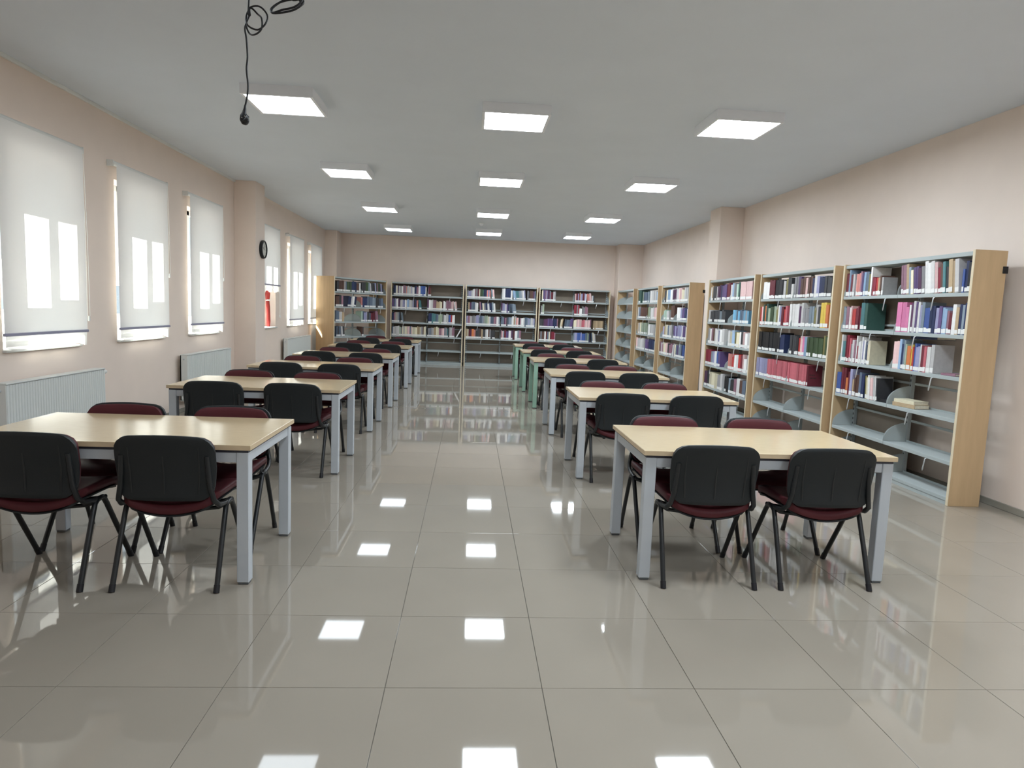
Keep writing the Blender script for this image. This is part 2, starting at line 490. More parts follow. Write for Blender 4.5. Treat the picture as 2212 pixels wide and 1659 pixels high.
# ------------------------------------------------------------------ ceiling lamps
LX = [-1.68, 0.345, 2.355]
LY = [[6.25, 6.36, 6.18], [9.25, 9.31, 9.14], [12.46, 12.53, 12.48], [15.56, 15.55, 15.46], [3.16, 3.20, 3.12], [0.08, 0.10, 0.05]]
def lamp_proto(k):
    h = 0.30
    r = thing('ceiling_lamp', '', 'ceiling lamp', group='square LED ceiling lamps')
    hb = MB()
    hb.box(-h, h, -h, -h+0.012, -0.078, 0); hb.box(-h, h, h-0.012, h, -0.078, 0)
    hb.box(-h, -h+0.012, -h+0.012, h-0.012, -0.078, 0); hb.box(h-0.012, h, -h+0.012, h-0.012, -0.078, 0)
    hb.box(-h+0.012, h-0.012, -h+0.012, h-0.012, -0.02, 0)
    link('housing', hb.mesh('housing', M['housing']), r)
    tr = MB()
    for (p, q, u, v) in ((-h, h, -h, -h+0.025), (-h, h, h-0.025, h), (-h, -h+0.025, -h+0.025, h-0.025), (h-0.025, h, -h+0.025, h-0.025)):
        tr.cbox(p, q, u, v, -0.084, -0.078, 0.001)
    link('rim', tr.mesh('rim', M['housing']), r)
    q = h-0.025
    link('diffuser', MB().add([(-q, -q, -0.081), (-q, q, -0.081), (q, q, -0.081), (q, -q, -0.081)], [(0, 1, 2, 3)]).mesh('diffuser', M['led'][k]), r)      # thin acrylic sheet, face down
    return r
lps = [lamp_proto(k) for k in range(3)]
rows = ['nearest visible row', 'second row', 'third row', 'farthest row', 'row above the viewer', 'row behind the viewer']
sides = ['on the window side', 'in the middle', 'on the bookcase side']
for r in range(6):
    for c in range(3):
        o = lps[c] if r == 0 else copy_tree(lps[c])
        o.location = (LX[c], LY[r][c], H)
        o['label'] = 'square white LED ceiling lamp, %s, %s' % (rows[r], sides[c])

# ------------------------------------------------------------------ tables
TW, TD, TH = 1.41, 0.82, 0.725
def table_proto(leg_mat, rail_mat):
    r = thing('reading_table', '', 'table', group='reading tables in two columns')
    link('tabletop', MB().cbox(-TW/2, TW/2, -TD/2, TD/2, TH-0.026, TH, 0.0015).mesh('tabletop', M['beech'] if True else None), r)
    tp = r.children[0]
    e = MB()
    t = 0.0012
    e.box(-TW/2-t, TW/2+t, -TD/2-t, -TD/2, TH-0.025, TH-0.001); e.box(-TW/2-t, TW/2+t, TD/2, TD/2+t, TH-0.025, TH-0.001)
    e.box(-TW/2-t, -TW/2, -TD/2, TD/2, TH-0.025, TH-0.001); e.box(TW/2, TW/2+t, -TD/2, TD/2, TH-0.025, TH-0.001)
    link('edge_band', e.mesh('edge_band', M['beech_edge']), tp)
    i = 0.012
    link('spacer', MB().box(-TW/2+i+0.002, TW/2-i-0.002, -TD/2+i+0.002, TD/2-i-0.002, TH-0.040, TH-0.026).mesh('spacer', M['dark_strip']), r)
    x, y, s = TW/2-i, TD/2-i, 0.06
    for sx in (-1, 1):
        for sy in (-1, 1):
            x0, x1 = sorted((sx*x, sx*(x-s))); y0, y1 = sorted((sy*y, sy*(y-s)))
            lg = link('leg', MB().cbox(x0, x1, y0, y1, 0.012, TH-0.040, 0.003).mesh('leg', leg_mat), r)
            link('foot_glide', MB().cbox(x0+0.004, x1-0.004, y0+0.004, y1-0.004, 0, 0.012, 0.002).mesh('foot_glide', M['glide']), lg)
    z0, z1 = TH-0.092, TH-0.040
    for sy in (-1, 1):
        y0, y1 = sorted((sy*y-sy*0.006, sy*(y-0.034)))
        link('rail', MB().cbox(-x+s, x-s, y0, y1, z0, z1, 0.002).mesh('rail', rail_mat), r)
    for sx in (-1, 1):
        x0, x1 = sorted((sx*x-sx*0.006, sx*(x-0.034)))
        link('rail', MB().cbox(x0, x1, -y+s, y-s, z0, z1, 0.002).mesh('rail', rail_mat), r)
    return r
ORD = ['front', 'second', 'third', 'fourth', 'fifth', 'rearmost']
RT = [3.49, 5.70, 7.77, 9.93, 12.0, 14.12]
LT = [3.36, 5.66, 7.66, 9.60, 11.95, 14.15]
pg = table_proto(M['steel'], M['steel']); pm = table_proto(M['mint'], M['mint']); pq = table_proto(M['mint'], M['steel'])
used = set()
tables = []
for side, ylist, xc in (('right', RT, 1.66), ('left', LT, -1.775)):
    for k, y0 in enumerate(ylist):
        pr = pg
        if side == 'right' and k == 3: pr = pq
        if side == 'right' and k >= 4: pr = pm
        o = pr if pr.name not in used else copy_tree(pr)
        used.add(pr.name)
        o.location = (xc, y0+TD/2, 0)
        o.rotation_euler = (0, 0, random.uniform(-0.006, 0.006))
        o['label'] = 'beech topped table on %s steel legs, %s in the %s column' % ('mint green' if pr is not pg else 'grey', ORD[k], side+'-hand')
        tables.append((side, k, xc, y0))

# ------------------------------------------------------------------ chairs
def pad(Wd, Hd, r, t, place, nu=14, nv=12, edge=0.3, offs=0.0):
    """rounded-rectangle pad; place(a, b, d) puts plane point (a, b) with depth d in space."""
    m = MB()
    rows_v = []
    ncor = 4
    for k in range(ncor+1): rows_v.append(-Hd/2+r*(1-math.cos(PI/2*k/ncor)))
    for k in range(1, nv-2*ncor): rows_v.append(-Hd/2+r+(Hd-2*r)*k/(nv-2*ncor))
    for k in range(ncor+1): rows_v.append(Hd/2-r+r*math.sin(PI/2*k/ncor))
    grid = {}
    for s in (0, 1):
        for j, b in enumerate(rows_v):
            ex = max(0.0, abs(b)-(Hd/2-r))
            hw = Wd/2-(r-math.sqrt(max(0, r*r-ex*ex)))
            for i in range(nu+1):
                u = math.sin((-1+2*i/nu)*PI/2*0.92)/math.sin(PI/2*0.92)
                a = u*hw
                dx = Wd/2-abs(a); dy = Hd/2-abs(b)
                q = min(dx, dy, edge*0.1)/(edge*0.1) if edge > 0 else 1
                th = t*(0.35+0.65*math.sqrt(max(0, 1-(1-q)**2)))
                d = offs+(th/2 if s == 0 else -th/2)
                grid[(s, j, i)] = len(m.v)
                m.v.append(tuple(place(a, b, d)))
    R = len(rows_v)
    for j in range(R-1):
        for i in range(nu):
            m.f.append((grid[0,j,i], grid[0,j,i+1], grid[0,j+1,i+1], grid[0,j+1,i]))
            m.f.append((grid[1,j,i], grid[1,j+1,i], grid[1,j+1,i+1], grid[1,j,i+1]))
    for i in range(nu):
        m.f.append((grid[0,0,i], grid[1,0,i], grid[1,0,i+1], grid[0,0,i+1]))
        m.f.append((grid[0,R-1,i+1], grid[1,R-1,i+1], grid[1,R-1,i], grid[0,R-1,i]))
    for j in range(R-1):
        m.f.append((grid[0,j+1,0], grid[1,j+1,0], grid[1,j,0], grid[0,j,0]))
        m.f.append((grid[0,j,nu], grid[1,j,nu], grid[1,j+1,nu], grid[0,j+1,nu]))
    m.m = [0]*len(m.f)
    return m

def chair_proto():
    r = thing('stacking_chair', '', 'chair', group='stacking chairs at the reading tables')
    # faces +y; feet at x +-0.245, y -0.235 .. 0.235
    def pb(a, b, d):           # backrest: b = height on the board, d>0 towards the sitter
        zc = 0.62+b*0.985
        return (a*(1-0.06*max(0, -b/0.165)), -0.205-0.13*b-0.02*(b/0.165)**2*(1 if b < 0 else 0.3)+0.45*a*a+d, zc+0.10*d-0.25*a*a*(1 if b > 0 else 0.0))
    sh = pad(0.475, 0.335, 0.075, 0.022, pb, 14, 14, 0.25, -0.012)
    link('backrest_shell', sh.mesh('backrest_shell', M['shell'], 50), r)
    sv = r.children[0]
    for gx in (-0.165, 0.0, 0.165):                  # moulded grooves on the rear of the shell
        rb = MB().tube([pb(gx, -0.13, -0.0235), pb(gx, -0.02, -0.0235), pb(gx*1.0, 0.06 if gx == 0 else 0.11, -0.0235)], [0.002, 0.0022, 0.001], 6, flat=2.0)
        link('shell_rib', rb.mesh('shell_rib', M['frame_black'], 60), sv)
    cu = pad(0.455, 0.315, 0.072, 0.034, pb, 14, 14, 0.3, 0.014)
    link('backrest_cushion', cu.mesh('backrest_cushion', M['vinyl'], 60), r)
    def ps(a, b, d):           # seat: b along y
        y = 0.015+b
        k = min(1.0, max(0.0, (0.10-b)/0.28))          # 0 at the front, 1 at the rear
        z = 0.437-0.042*k+(0.25+0.95*k)*a*a+d
        if b > 0.09: z -= 2.2*(b-0.09)**2
        if b < -0.14: z -= 2.5*(b+0.14)**2
        return (a, y, z)
    st = pad(0.465, 0.43, 0.085, 0.05, ps, 14, 14, 0.35, 0.012)
    link('seat_cushion', st.mesh('seat_cushion', M['vinyl'], 60), r)
    su = pad(0.45, 0.41, 0.085, 0.014, ps, 12, 13, 0.2, -0.018)
    link('seat_shell', su.mesh('seat_shell', M['shell'], 50), r)
    for sx in (-1, 1):
        fp = [(sx*0.248, 0.235, 0.02), (sx*0.246, 0.125, 0.20), (sx*0.244, 0.025, 0.365), (sx*0.243, 0.005, 0.395), (sx*0.243, -0.015, 0.408), (sx*0.243, -0.035, 0.411)]
        lg = link('leg', MB().tube(fp, 0.0135, 8).mesh('leg', M['frame_black'], 60), r)
        link('foot_cap', MB().tube([(sx*0.2482, 0.247, 0.0), (sx*0.2478, 0.226, 0.036)], 0.0155, 8).mesh('foot_cap', M['cable'], 60), lg)
        rp = [(sx*0.248, -0.235, 0.02), (sx*0.246, -0.165, 0.20), (sx*0.244, -0.095, 0.365), (sx*0.243, -0.080, 0.395), (sx*0.243, -0.060, 0.408), (sx*0.243, -0.03, 0.411)]
        lg = link('leg', MB().tube(rp, 0.0135, 8).mesh('leg', M['frame_black'], 60), r)
        link('foot_cap', MB().tube([(sx*0.2482, -0.243, 0.0), (sx*0.2478, -0.229, 0.036)], 0.0155, 8).mesh('foot_cap', M['cable'], 60), lg)
        up = [(sx*0.238, 0.0, 0.408), (sx*0.238, -0.09, 0.411), (sx*0.234, -0.155, 0.422), (sx*0.226, -0.198, 0.455), (sx*0.212, -0.208, 0.52), (sx*0.205, -0.210, 0.60), (sx*0.20, -0.216, 0.68)]
        link('back_support', MB().tube(up, 0.0135, 8, flat=1.0).mesh('back_support', M['frame_black'], 60), r)
    for y, z in ((0.03, 0.383), (-0.06, 0.372)):
        link('crossbar', MB().tube([(-0.243, y-0.01, 0.405), (-0.2, y, z+0.008), (-0.1, y, z-0.004), (0.1, y, z-0.004), (0.2, y, z+0.008), (0.243, y-0.01, 0.405)], 0.0105, 8).mesh('crossbar', M['frame_black'], 60), r)
    return r
cp = chair_proto()
first = True
for side, k, xc, y0 in tables:
    ins = -1 if side == 'right' else 1          # direction of the aisle
    for far in (0, 1):
        for seat in (0, 1):
            o = cp if first else copy_tree(cp)
            first = False
            dx = 0.325*ins if seat == 0 else -0.315*ins
            if far:
                y = y0+0.685+random.uniform(-0.012, 0.02); rz = PI
                if side == 'left': y += 0.0
            else:
                y = y0+0.14+random.uniform(-0.025, 0.01); rz = 0
            x = xc+dx+random.uniform(-0.015, 0.015)
            if k == 0:
                x = xc+dx-0.01
                y = y0+((0.695 if far else 0.145) if side == 'right' else (0.675 if far else 0.148))
            o.location = (x, y, 0)
            o.rotation_euler = (0, 0, rz+random.uniform(-0.035, 0.035))
            o['label'] = '%s chair %s side of %s %s table, %s' % ('burgundy cushioned' if far else 'black backed', 'on far' if far else 'on near', ORD[k], side+'-hand', 'aisle seat' if seat == 0 else 'seat away from aisle')

# ------------------------------------------------------------------ bookcases
SH = [1.73, 1.39, 1.05, 0.71, 0.36, 0.065]
CD = 0.27
def bracket_mesh(depth):
    pts = [(0.0, 0.0)]
    for k in range(9):
        a = PI/2*k/8
        pts.append((depth-depth*math.cos(a), 0.022+0.155*math.sin(a)))
    pts.append((depth, 0.0))
    return MB().prism([(p, q) for p, q in pts], -0.0015, 0.0015, axis='x').mesh('bracket', M['shelf'])
BRK = bracket_mesh(0.245)
def bookcase(loc, rz, W, label, double=False, clip=False, sheet_bays=()):
    """local frame: x along the front, y into the depth, z up; origin at the front left foot."""
    b = thing('bookcase', label, 'bookcase', (loc[0], loc[1], 0), rz, 'steel and wood bookcases')
    D = 0.56 if double else CD
    ZT = 2.062
    for x in (0.0, W-0.026):
        p = link('end_panel', MB().cbox(0, 0.026, 0.004, D, 0, ZT, 0.0015).mesh('end_panel', M['panel_wood']), b, (x, 0, 0))
        link('edge_strip', MB().box(0.001, 0.025, 0, 0.004, 0.001, ZT-0.001).mesh('edge_strip', M['edge_strip']), p)
        if clip and x > 0:
            link('wall_clip', MB().cbox(0.022, 0.032, D-0.03, D+0.012, 1.885, 1.94, 0.002).mesh('wall_clip', M['black']), p)
    link('top_cap', MB().cbox(0.026, W-0.026, 0.012, D-0.01, ZT-0.045, ZT-0.010, 0.003).mesh('top_cap', M['shelf']), b)
    mid = W/2
    yu = D/2 if double else D-0.028
    for x in (0.05, mid, W-0.05):
        link('upright', MB().cbox(-0.016, 0.016, -0.018, 0.018, 0, ZT-0.045, 0.002).mesh('upright', M['upright']), b, (x, yu, 0))
    bays = ((0.028, mid-0.002), (mid+0.002, W-0.028))
    for bi in sheet_bays:
        link('rear_sheet', MB().box(bays[bi][0], bays[bi][1], D-0.006, D-0.002, 0.04, ZT-0.045).mesh('rear_sheet', M['brown_sheet']), b)  # flat brown-grey sheet across the rear of the listed bays
    for (x0, x1) in bays:
        for z in (SH[4]+0.20, SH[3]+0.20, SH[1]+0.055):
            link('crossbar', MB().cbox(x0+0.03, x1-0.02, -0.006, 0.006, -0.011, 0.011, 0.002).mesh('crossbar', M['shelf']), b, (0, yu+(0.0 if double else 0.006), z))
        for li, z in enumerate(SH):
            for sd in ((0, 1) if double else (0,)):
                dd = 0.25 if double else CD-0.048
                s = MB()
                s.cbox(x0, x1, 0, 0.012, -0.032, 0.0, 0.0015)                       # front lip
                s.box(x0, x1, 0.012, dd, -0.006, -0.002)                            # tray
                s.box(x0, x1, dd-0.004, dd, -0.002, 0.016)
                if li == 5: s.box(x0, x1, 0.004, 0.010, -z, -0.032)
                o = link('shelf', s.mesh('shelf', M['shelf']), b, (0, 0.010, z))
                if sd:
                    o.location = (0, D-0.010, z); o.scale = (1, -1, 1)
                for bx in (x0+0.004, x1-0.004):
                    q = link('bracket', BRK, o, (bx, 0.0, 0.0))
                    if double: q.scale = (1, 1.08, 1)
    rnd = random.Random(int(W*1000)+int(loc[1]*100))
    for li in range(0, 6):
        if li not in (1, 2, 3, 4, 5): continue
        for (x0, x1) in bays:
            xs = rnd.uniform(x0+0.25, x1-0.15)
            z = SH[li-1]-0.034
            y = 0.003
            link('wire_support', MB().tube([(xs, y+0.012, z+0.003), (xs-0.002, y, z-0.004), (xs-0.022, y, z-0.10), (xs-0.018, y, z-0.112), (xs-0.012, y, z-0.10), (xs+0.006, y, z-0.004), (xs+0.007, y+0.012, z+0.003)], 0.0024, 5).mesh('wire_support', M['wire'], 60), b)
    return b

# ------------------------------------------------------------------ books
PAL = {
 'wine': (112, 34, 48), 'crimson': (150, 36, 56), 'red': (186, 52, 50), 'rose': (196, 92, 104), 'salmon': (222, 134, 124), 'pink': (214, 112, 160),
 'blush': (226, 184, 182), 'mauve': (150, 104, 122), 'plum': (86, 46, 84), 'purple': (92, 70, 122), 'lavender': (150, 150, 190), 'sky': (140, 172, 208),
 'azure': (110, 178, 218), 'blue': (62, 92, 170), 'navy': (38, 50, 92), 'slate': (92, 108, 130), 'steel': (130, 146, 160), 'teal': (72, 128, 134),
 'pine': (50, 86, 78), 'green': (62, 82, 52), 'sage': (150, 166, 142), 'olive': (134, 126, 72), 'yellow': (222, 188, 66), 'orange': (222, 120, 62),
 'tan': (188, 160, 122), 'cream': (222, 212, 180), 'brown': (98, 66, 56), 'grey': (142, 140, 144), 'ash': (186, 184, 184), 'white': (228, 226, 224),
 'black': (36, 36, 40), 'char': (62, 62, 66), 'mint': (180, 210, 190)}
for _k, (_a, _b, _c) in list(PAL.items()):          # paper jackets, muted to paint haze and dustiness into the colours
    _m = (_a+_b+_c)/3.0
    PAL[_k] = tuple(_m+(q-_m)*0.82 for q in (_a, _b, _c))
CNAME = {'wine': 'wine red', 'rose': 'rose red', 'blush': 'pale pink', 'sky': 'light blue', 'azure': 'bright light blue', 'slate': 'slate blue',
         'steel': 'grey blue', 'pine': 'dark teal', 'ash': 'light grey', 'char': 'charcoal', 'green': 'dark green', 'tan': 'tan', 'mint': 'pale mint'}
BH = {}
def parse(tokens, rnd):
    """'wine2 sky3+ g5 cream1\\' -> list of (colour, thick factor, height, lean) or ('gap', cm)"""
    out = []
    for tk in tokens.split():
        if tk[0] == 'g' and tk[1:].isdigit():
            out.append(('gap', int(tk[1:])/100.0)); continue
        base_, mods = '', ''
        i = 0
        while i < len(tk) and tk[i].isalpha(): base_ += tk[i]; i += 1
        num = ''
        while i < len(tk) and tk[i].isdigit(): num += tk[i]; i += 1
        mods = tk[i:]
        cnt = int(num) if num else 1
        th0 = None; hh0 = rnd.uniform(0.215, 0.25)
        for _ in range(cnt):
            th = rnd.uniform(0.75, 1.3) if cnt < 4 else rnd.uniform(0.92, 1.08)
            if '+' in mods: th *= 1.7
            if '-' in mods: th *= 0.65
            hh = hh0+rnd.uniform(-0.012, 0.012) if cnt < 4 else hh0+rnd.uniform(-0.002, 0.002)
            if '^' in mods: hh = rnd.uniform(0.262, 0.283)
            if '_' in mods: hh = rnd.uniform(0.17, 0.195)
            ln = 0.0
            if '\\' in mods: ln = -rnd.uniform(0.10, 0.15)
            if '/' in mods: ln = rnd.uniform(0.10, 0.16)
            if '>' in mods: ln = 0.5
            out.append((base_, th, hh, ln))
    return out
def layout(W, runs, seed):
    """runs: (from, to, tokens) in fractions of the inner width -> books (x centre bottom, thickness, height, lean, colour)"""
    rnd = random.Random(seed)
    res = []
    mid = W/2
    for (fa, fb, tk) in runs:
        xa, xb = 0.036+fa*(W-0.072), 0.036+fb*(W-0.072)
        its = parse(tk, rnd)
        lean_l, lean_r = -rnd.uniform(0.09, 0.13), rnd.uniform(0.10, 0.15)
        seq, pad_sum, prev, prev_h = [], 0.0, 0.0, 0.0
        for q in its:
            if q[0] == 'gap':
                seq.append(('gap', q[1])); pad_sum += q[1]; prev = 0.0; continue
            ln = q[3]
            if 0 < abs(ln) < 0.45: ln = lean_l if ln < 0 else lean_r
            g = 0.0
            if prev >= 0 and ln < 0: g = q[2]*math.sin(-ln)+0.004
            if prev > 0 and ln <= 0: g = max(g, prev_h*math.sin(prev)+0.004)
            if g: seq.append(('gap', g)); pad_sum += g
            seq.append((q[0], q[1], q[2], ln)); prev, prev_h = ln, q[2]
        tot = sum(q[1] for q in seq if q[0] != 'gap')
        cross = 0.018 if xa < mid < xb else 0.0
        sc = max(0.006, (xb-xa-pad_sum-cross)/max(tot, 0.001))
        for _ in range(12):
            x, run = xa, []
            for q in seq:
                if q[0] == 'gap':
                    x += q[1]; continue
                t = q[1]*sc
                if cross and x < mid+0.010 and x+t > mid-0.010: x = mid+0.010
                run.append((x+t/2, t*math.cos(q[3])-0.0010, q[2], q[3], q[0]))
                x += t
            if abs(x-xb) < 0.003: break
            sc *= 1+(xb-x)/max(0.05, tot*sc)*0.9
        res += run
    return res
def book_parts(t, h, d, sticker):
    c = 0.0022
    cov = MB()
    cov.box(-t/2, t/2, 0, min(0.004, t*0.25), 0, h)
    cov.box(-t/2, -t/2+min(c, t*0.2), min(0.004, t*0.25), d, 0, h)
    cov.box(t/2-min(c, t*0.2), t/2, min(0.004, t*0.25), d, 0, h)
    pg = MB().box(-t/2+min(c, t*0.2), t/2-min(c, t*0.2), min(0.004, t*0.25), d-0.004, 0.003, h-0.003)
    st = None
    if sticker:
        st = MB().box(-t/2+0.0004, t/2-0.0004, -0.0006, 0.0, 0.008, 0.008+sticker)
    return cov, pg, st
NB = [0]
ONES = ['zeroth', 'first', 'second', 'third', 'fourth', 'fifth', 'sixth', 'seventh', 'eighth', 'ninth', 'tenth', 'eleventh', 'twelfth', 'thirteenth',
        'fourteenth', 'fifteenth', 'sixteenth', 'seventeenth', 'eighteenth', 'nineteenth']
def ordinal(n):
    if n < 20: return ONES[n]
    tens = {2: 'twent', 3: 'thirt', 4: 'fort'}[n//10]
    return tens+'ieth' if n % 10 == 0 else tens+'y-'+ONES[n % 10]
def near_books(bc, W, level, runs, seed, where, special=None):
    z = SH[level]
    Mw = Matrix.Translation(bc.location) @ Matrix.Rotation(bc.rotation_euler.z, 4, 'Z')
    rnd = random.Random(seed+99)
    bs = layout(W, runs, seed)
    for i, (x, t, h, ln, colr) in enumerate(bs):
        d = min(0.19, max(0.14, h*0.72))
        y = 0.016+rnd.uniform(0, 0.010)
        px = x
        lift = abs(math.sin(ln))*t/2
        loc = Mw @ Vector((px, y, z+lift+0.0002))
        cn = CNAME.get(colr, 'pink' if colr == 'pink' else colr)
        thick = 'thick' if t > 0.034 else ('thin' if t < 0.017 else 'medium')
        lab = '%s %s book%s, %s from left on %s' % (thick, cn, ' leaning' if abs(ln) > 0.05 else '', ordinal(i+1), where)
        e = link('book', None, None, loc, (0, ln, bc.rotation_euler.z))
        tag(e, lab, 'book', 'books on the near right-hand bookcases')
        cov, pg, st = book_parts(t, h, d, rnd.choice((0.032, 0.036, 0.04)) if rnd.random() < 0.93 else 0)
        oc = link('cover', cov.mesh('cover', M['book']), e)
        v = rnd.uniform(0.8, 1.2)
        cc = srgb(*PAL[colr]); oc.color = (min(1, cc[0]*v), min(1, cc[1]*v), min(1, cc[2]*v), 1)
        link('page_block', pg.mesh('page_block', M['pages']), e)
        if st: link('spine_label', st.mesh('spine_label', M['sticker']), e)
        NB[0] += 1
        if special and i in special:
            special[i](oc, t, h, d, e)
    return bs
def cover_bars(rows_, top_col=None, low=None):
    """dark line-like print and a coloured lower part on the cover that faces the viewer (local +x side)"""
    def fn(oc, t, h, d, e):
        m = MB()
        rr = random.Random(3)
        for (fz, y0, y1) in rows_:
            y = y0
            while y < y1:
                wd = rr.uniform(0.006, 0.013)
                m.box(t/2, t/2+0.0005, d*1.0*y, min(d*y+wd, d*y1), h*fz-0.006, h*fz+0.006)
                y += (wd+0.004)/d
        link('cover_print', m.mesh('cover_print', M['print']), oc)
        if low:
            lo = link('cover_band', MB().box(t/2, t/2+0.0004, 0.0, d, 0.0, h*low[0]).mesh('cover_band', M['book']), oc)
            lo.color = srgb(*PAL[low[1]])
    return fn

# right-hand row, near group (photo left = far end)
R = -PI/2
U1 = bookcase((3.92, 6.98), R, 1.87, 'nearest bookcase on the right wall, mixed books above two empty shelves', clip=True, sheet_bays=(0,))
U2 = bookcase((3.88, 8.94), R, 1.86, 'second bookcase on the right wall, holding a long row of rose red volumes')
U3 = bookcase((3.82, 10.76), R, 1.78, 'third bookcase on the right wall, in front of the pillar')
N1, N2, N3 = "nearest right-hand bookcase's ", "second right-hand bookcase's ", "third right-hand bookcase's "
SN = ['top shelf', 'second shelf', 'third shelf', 'fourth shelf', 'fifth shelf']
near_books(U1, 1.87, 0, [(0.0, 0.36, 'wine2 sky^2 steel wine ash grey_ salmon3 mauve purple sky slate2 olive white^ g1 crimson2_ red_ tan_ brown_ ash_'),
   (0.50, 0.93, 'mauve2^\\ tan^\\ steel\\ cream\\ purple2\\ plum\\ grey\\ white3^\\ blush^\\ crimson\\ brown\\ teal^\\ char\\ tan2^\\ ash^\\'), (0.945, 0.995, 'blue_ navy black')], 11, N1+SN[0])
near_books(U1, 1.87, 1, [(0.0, 0.24, 'steel2 mauve2 white blush red2 wine3 teal^+ pine^+'), (0.475, 0.995, 'pink2^+ pink white- plum^ ash^ purple^ white^ lavender steel^ blue2 navy2 lavender purple sky2 mauve_ wine_ white tan navy steel navy')], 12, N1+SN[1])
near_books(U1, 1.87, 2, [(0.01, 0.30, 'white^ steel teal2 wine^ crimson2^ rose grey_ ash2 mauve white^ crimson_ white2 ash white^ lavender white slate navy cream+'),
   (0.475, 0.81, 'blush2+ sky^ navy steel^ sage orange+ yellow red blue lavender2 ash wine rose white+ ash+')], 13, N1+SN[2],
   {20: cover_bars([(0.84, 0.35, 0.85), (0.4, 0.45, 0.85)])} )
near_books(U1, 1.87, 3, [(0.0, 0.27, 'blue+ wine2^ orange_ wine lavender^ tan_ brown2 slate navy'), (0.275, 0.40, 'olive\\ cream\\ white2\\ blush2\\ ash\\ white\\ char\\')], 14, N1+SN[3])
near_books(U2, 1.86, 0, [(0.02, 0.995, 'white2+ wine3 black5 ash olive char2 white_ grey2 purple brown2 blush brown2 navy white lavender navy2 char3')], 21, N2+SN[0])
near_books(U2, 1.86, 1, [(0.0, 0.995, 'red blush pine^ orange pine^2 sage green2 sage olive white lavender wine red rose crimson white4^ plum ash^ grey3 steel2 olive ash char yellow2^ orange')], 22, N2+SN[1])
near_books(U2, 1.86, 2, [(0.0, 0.42, 'black12 navy2'), (0.48, 0.995, 'char3 black red blush pink sky green7 olive- green')], 23, N2+SN[2])
near_books(U2, 1.86, 3, [(0.0, 0.80, 'lavender4+ rose22 wine-')], 24, N2+SN[3], {26: cover_bars([(0.55, 0.1, 0.5), (0.4, 0.15, 0.6)], low=(0.99, 'wine'))})
near_books(U3, 1.78, 0, [(0.02, 0.97, 'white tan char2 ash plum2 navy purple3 wine2 white sky grey2 mint pine- g2 blush4+')], 31, N3+SN[0])
# books lying flat
def flat_book(bc, xc, y, z, L, Wd, t, colr, label, rot=0.0):
    Mw = Matrix.Translation(bc.location) @ Matrix.Rotation(bc.rotation_euler.z, 4, 'Z')
    e = tag(link('book', None, None, Mw @ Vector((xc, y, z)), (0, 0, bc.rotation_euler.z+rot)), label, 'book', 'books lying flat')
    cv = MB()
    cv.box(-L/2, L/2, 0, Wd, 0, 0.003); cv.box(-L/2, L/2, 0, Wd, t-0.003, t); cv.box(-L/2, L/2, 0, 0.004, 0.003, t-0.003)
    o = link('cover', cv.mesh('cover', M['book']), e); o.color = srgb(*PAL[colr])
    link('page_block', MB().box(-L/2+0.003, L/2-0.003, 0.004, Wd-0.003, 0.003, t-0.003).mesh('page_block', M['pages']), e)
    NB[0] += 1
flat_book(U1, 1.125, 0.045, SH[3], 0.27, 0.155, 0.035, 'tan', 'tan book lying flat on the empty right bay, lower of two', 0.12)
flat_book(U1, 1.12, 0.05, SH[3]+0.0352, 0.25, 0.15, 0.03, 'cream', 'cream book lying flat on the empty right bay, upper of two', 0.10)
flat_book(U1, 1.30, 0.05, SH[2]+0.2855, 0.34, 0.17, 0.026, 'navy', 'dark navy book laid across the tops of upright books')
flat_book(U1, 1.66, 0.04, SH[2], 0.15, 0.12, 0.018, 'mauve', 'small mauve booklet flat on the nearest bookcase, right end', 0.1)
flat_book(U1, 0.475, 0.04, SH[2]+0.285, 0.26, 0.16, 0.012, 'grey', 'grey booklet laid flat over books in the left bay')
flat_book(U1, 0.835, 0.05, SH[3], 0.16, 0.14, 0.03, 'black', 'black book lying flat beside the leaning pamphlets', 0.1)

# right-hand row, far group, back row and the corner bookcase
U4 = bookcase((3.80, 13.38), R, 1.72, 'fourth bookcase on the right wall, first one beyond the pillar', clip=True)
U5 = bookcase((3.76, 15.20), R, 1.70, 'fifth bookcase on the right wall, half filled with pale volumes')
U6 = bookcase((3.71, 17.07), R, 1.70, 'last bookcase on the right wall, all shelves empty')
YB = 17.19
B1 = bookcase((-2.02, YB), 0, 1.83, 'left bookcase of the three against the end wall', sheet_bays=(0, 1))
B2 = bookcase((-0.145, YB), 0, 1.83, 'middle bookcase of the three against the end wall', sheet_bays=(0, 1))
B3 = bookcase((1.725, YB), 0, 1.83, 'right bookcase of the three against the end wall', sheet_bays=(0, 1))
DG = math.atan2(0.83, 0.56)
C1 = bookcase((-3.06, 15.36), DG, 1.77, 'double sided bookcase set diagonally in the far left corner', double=True)

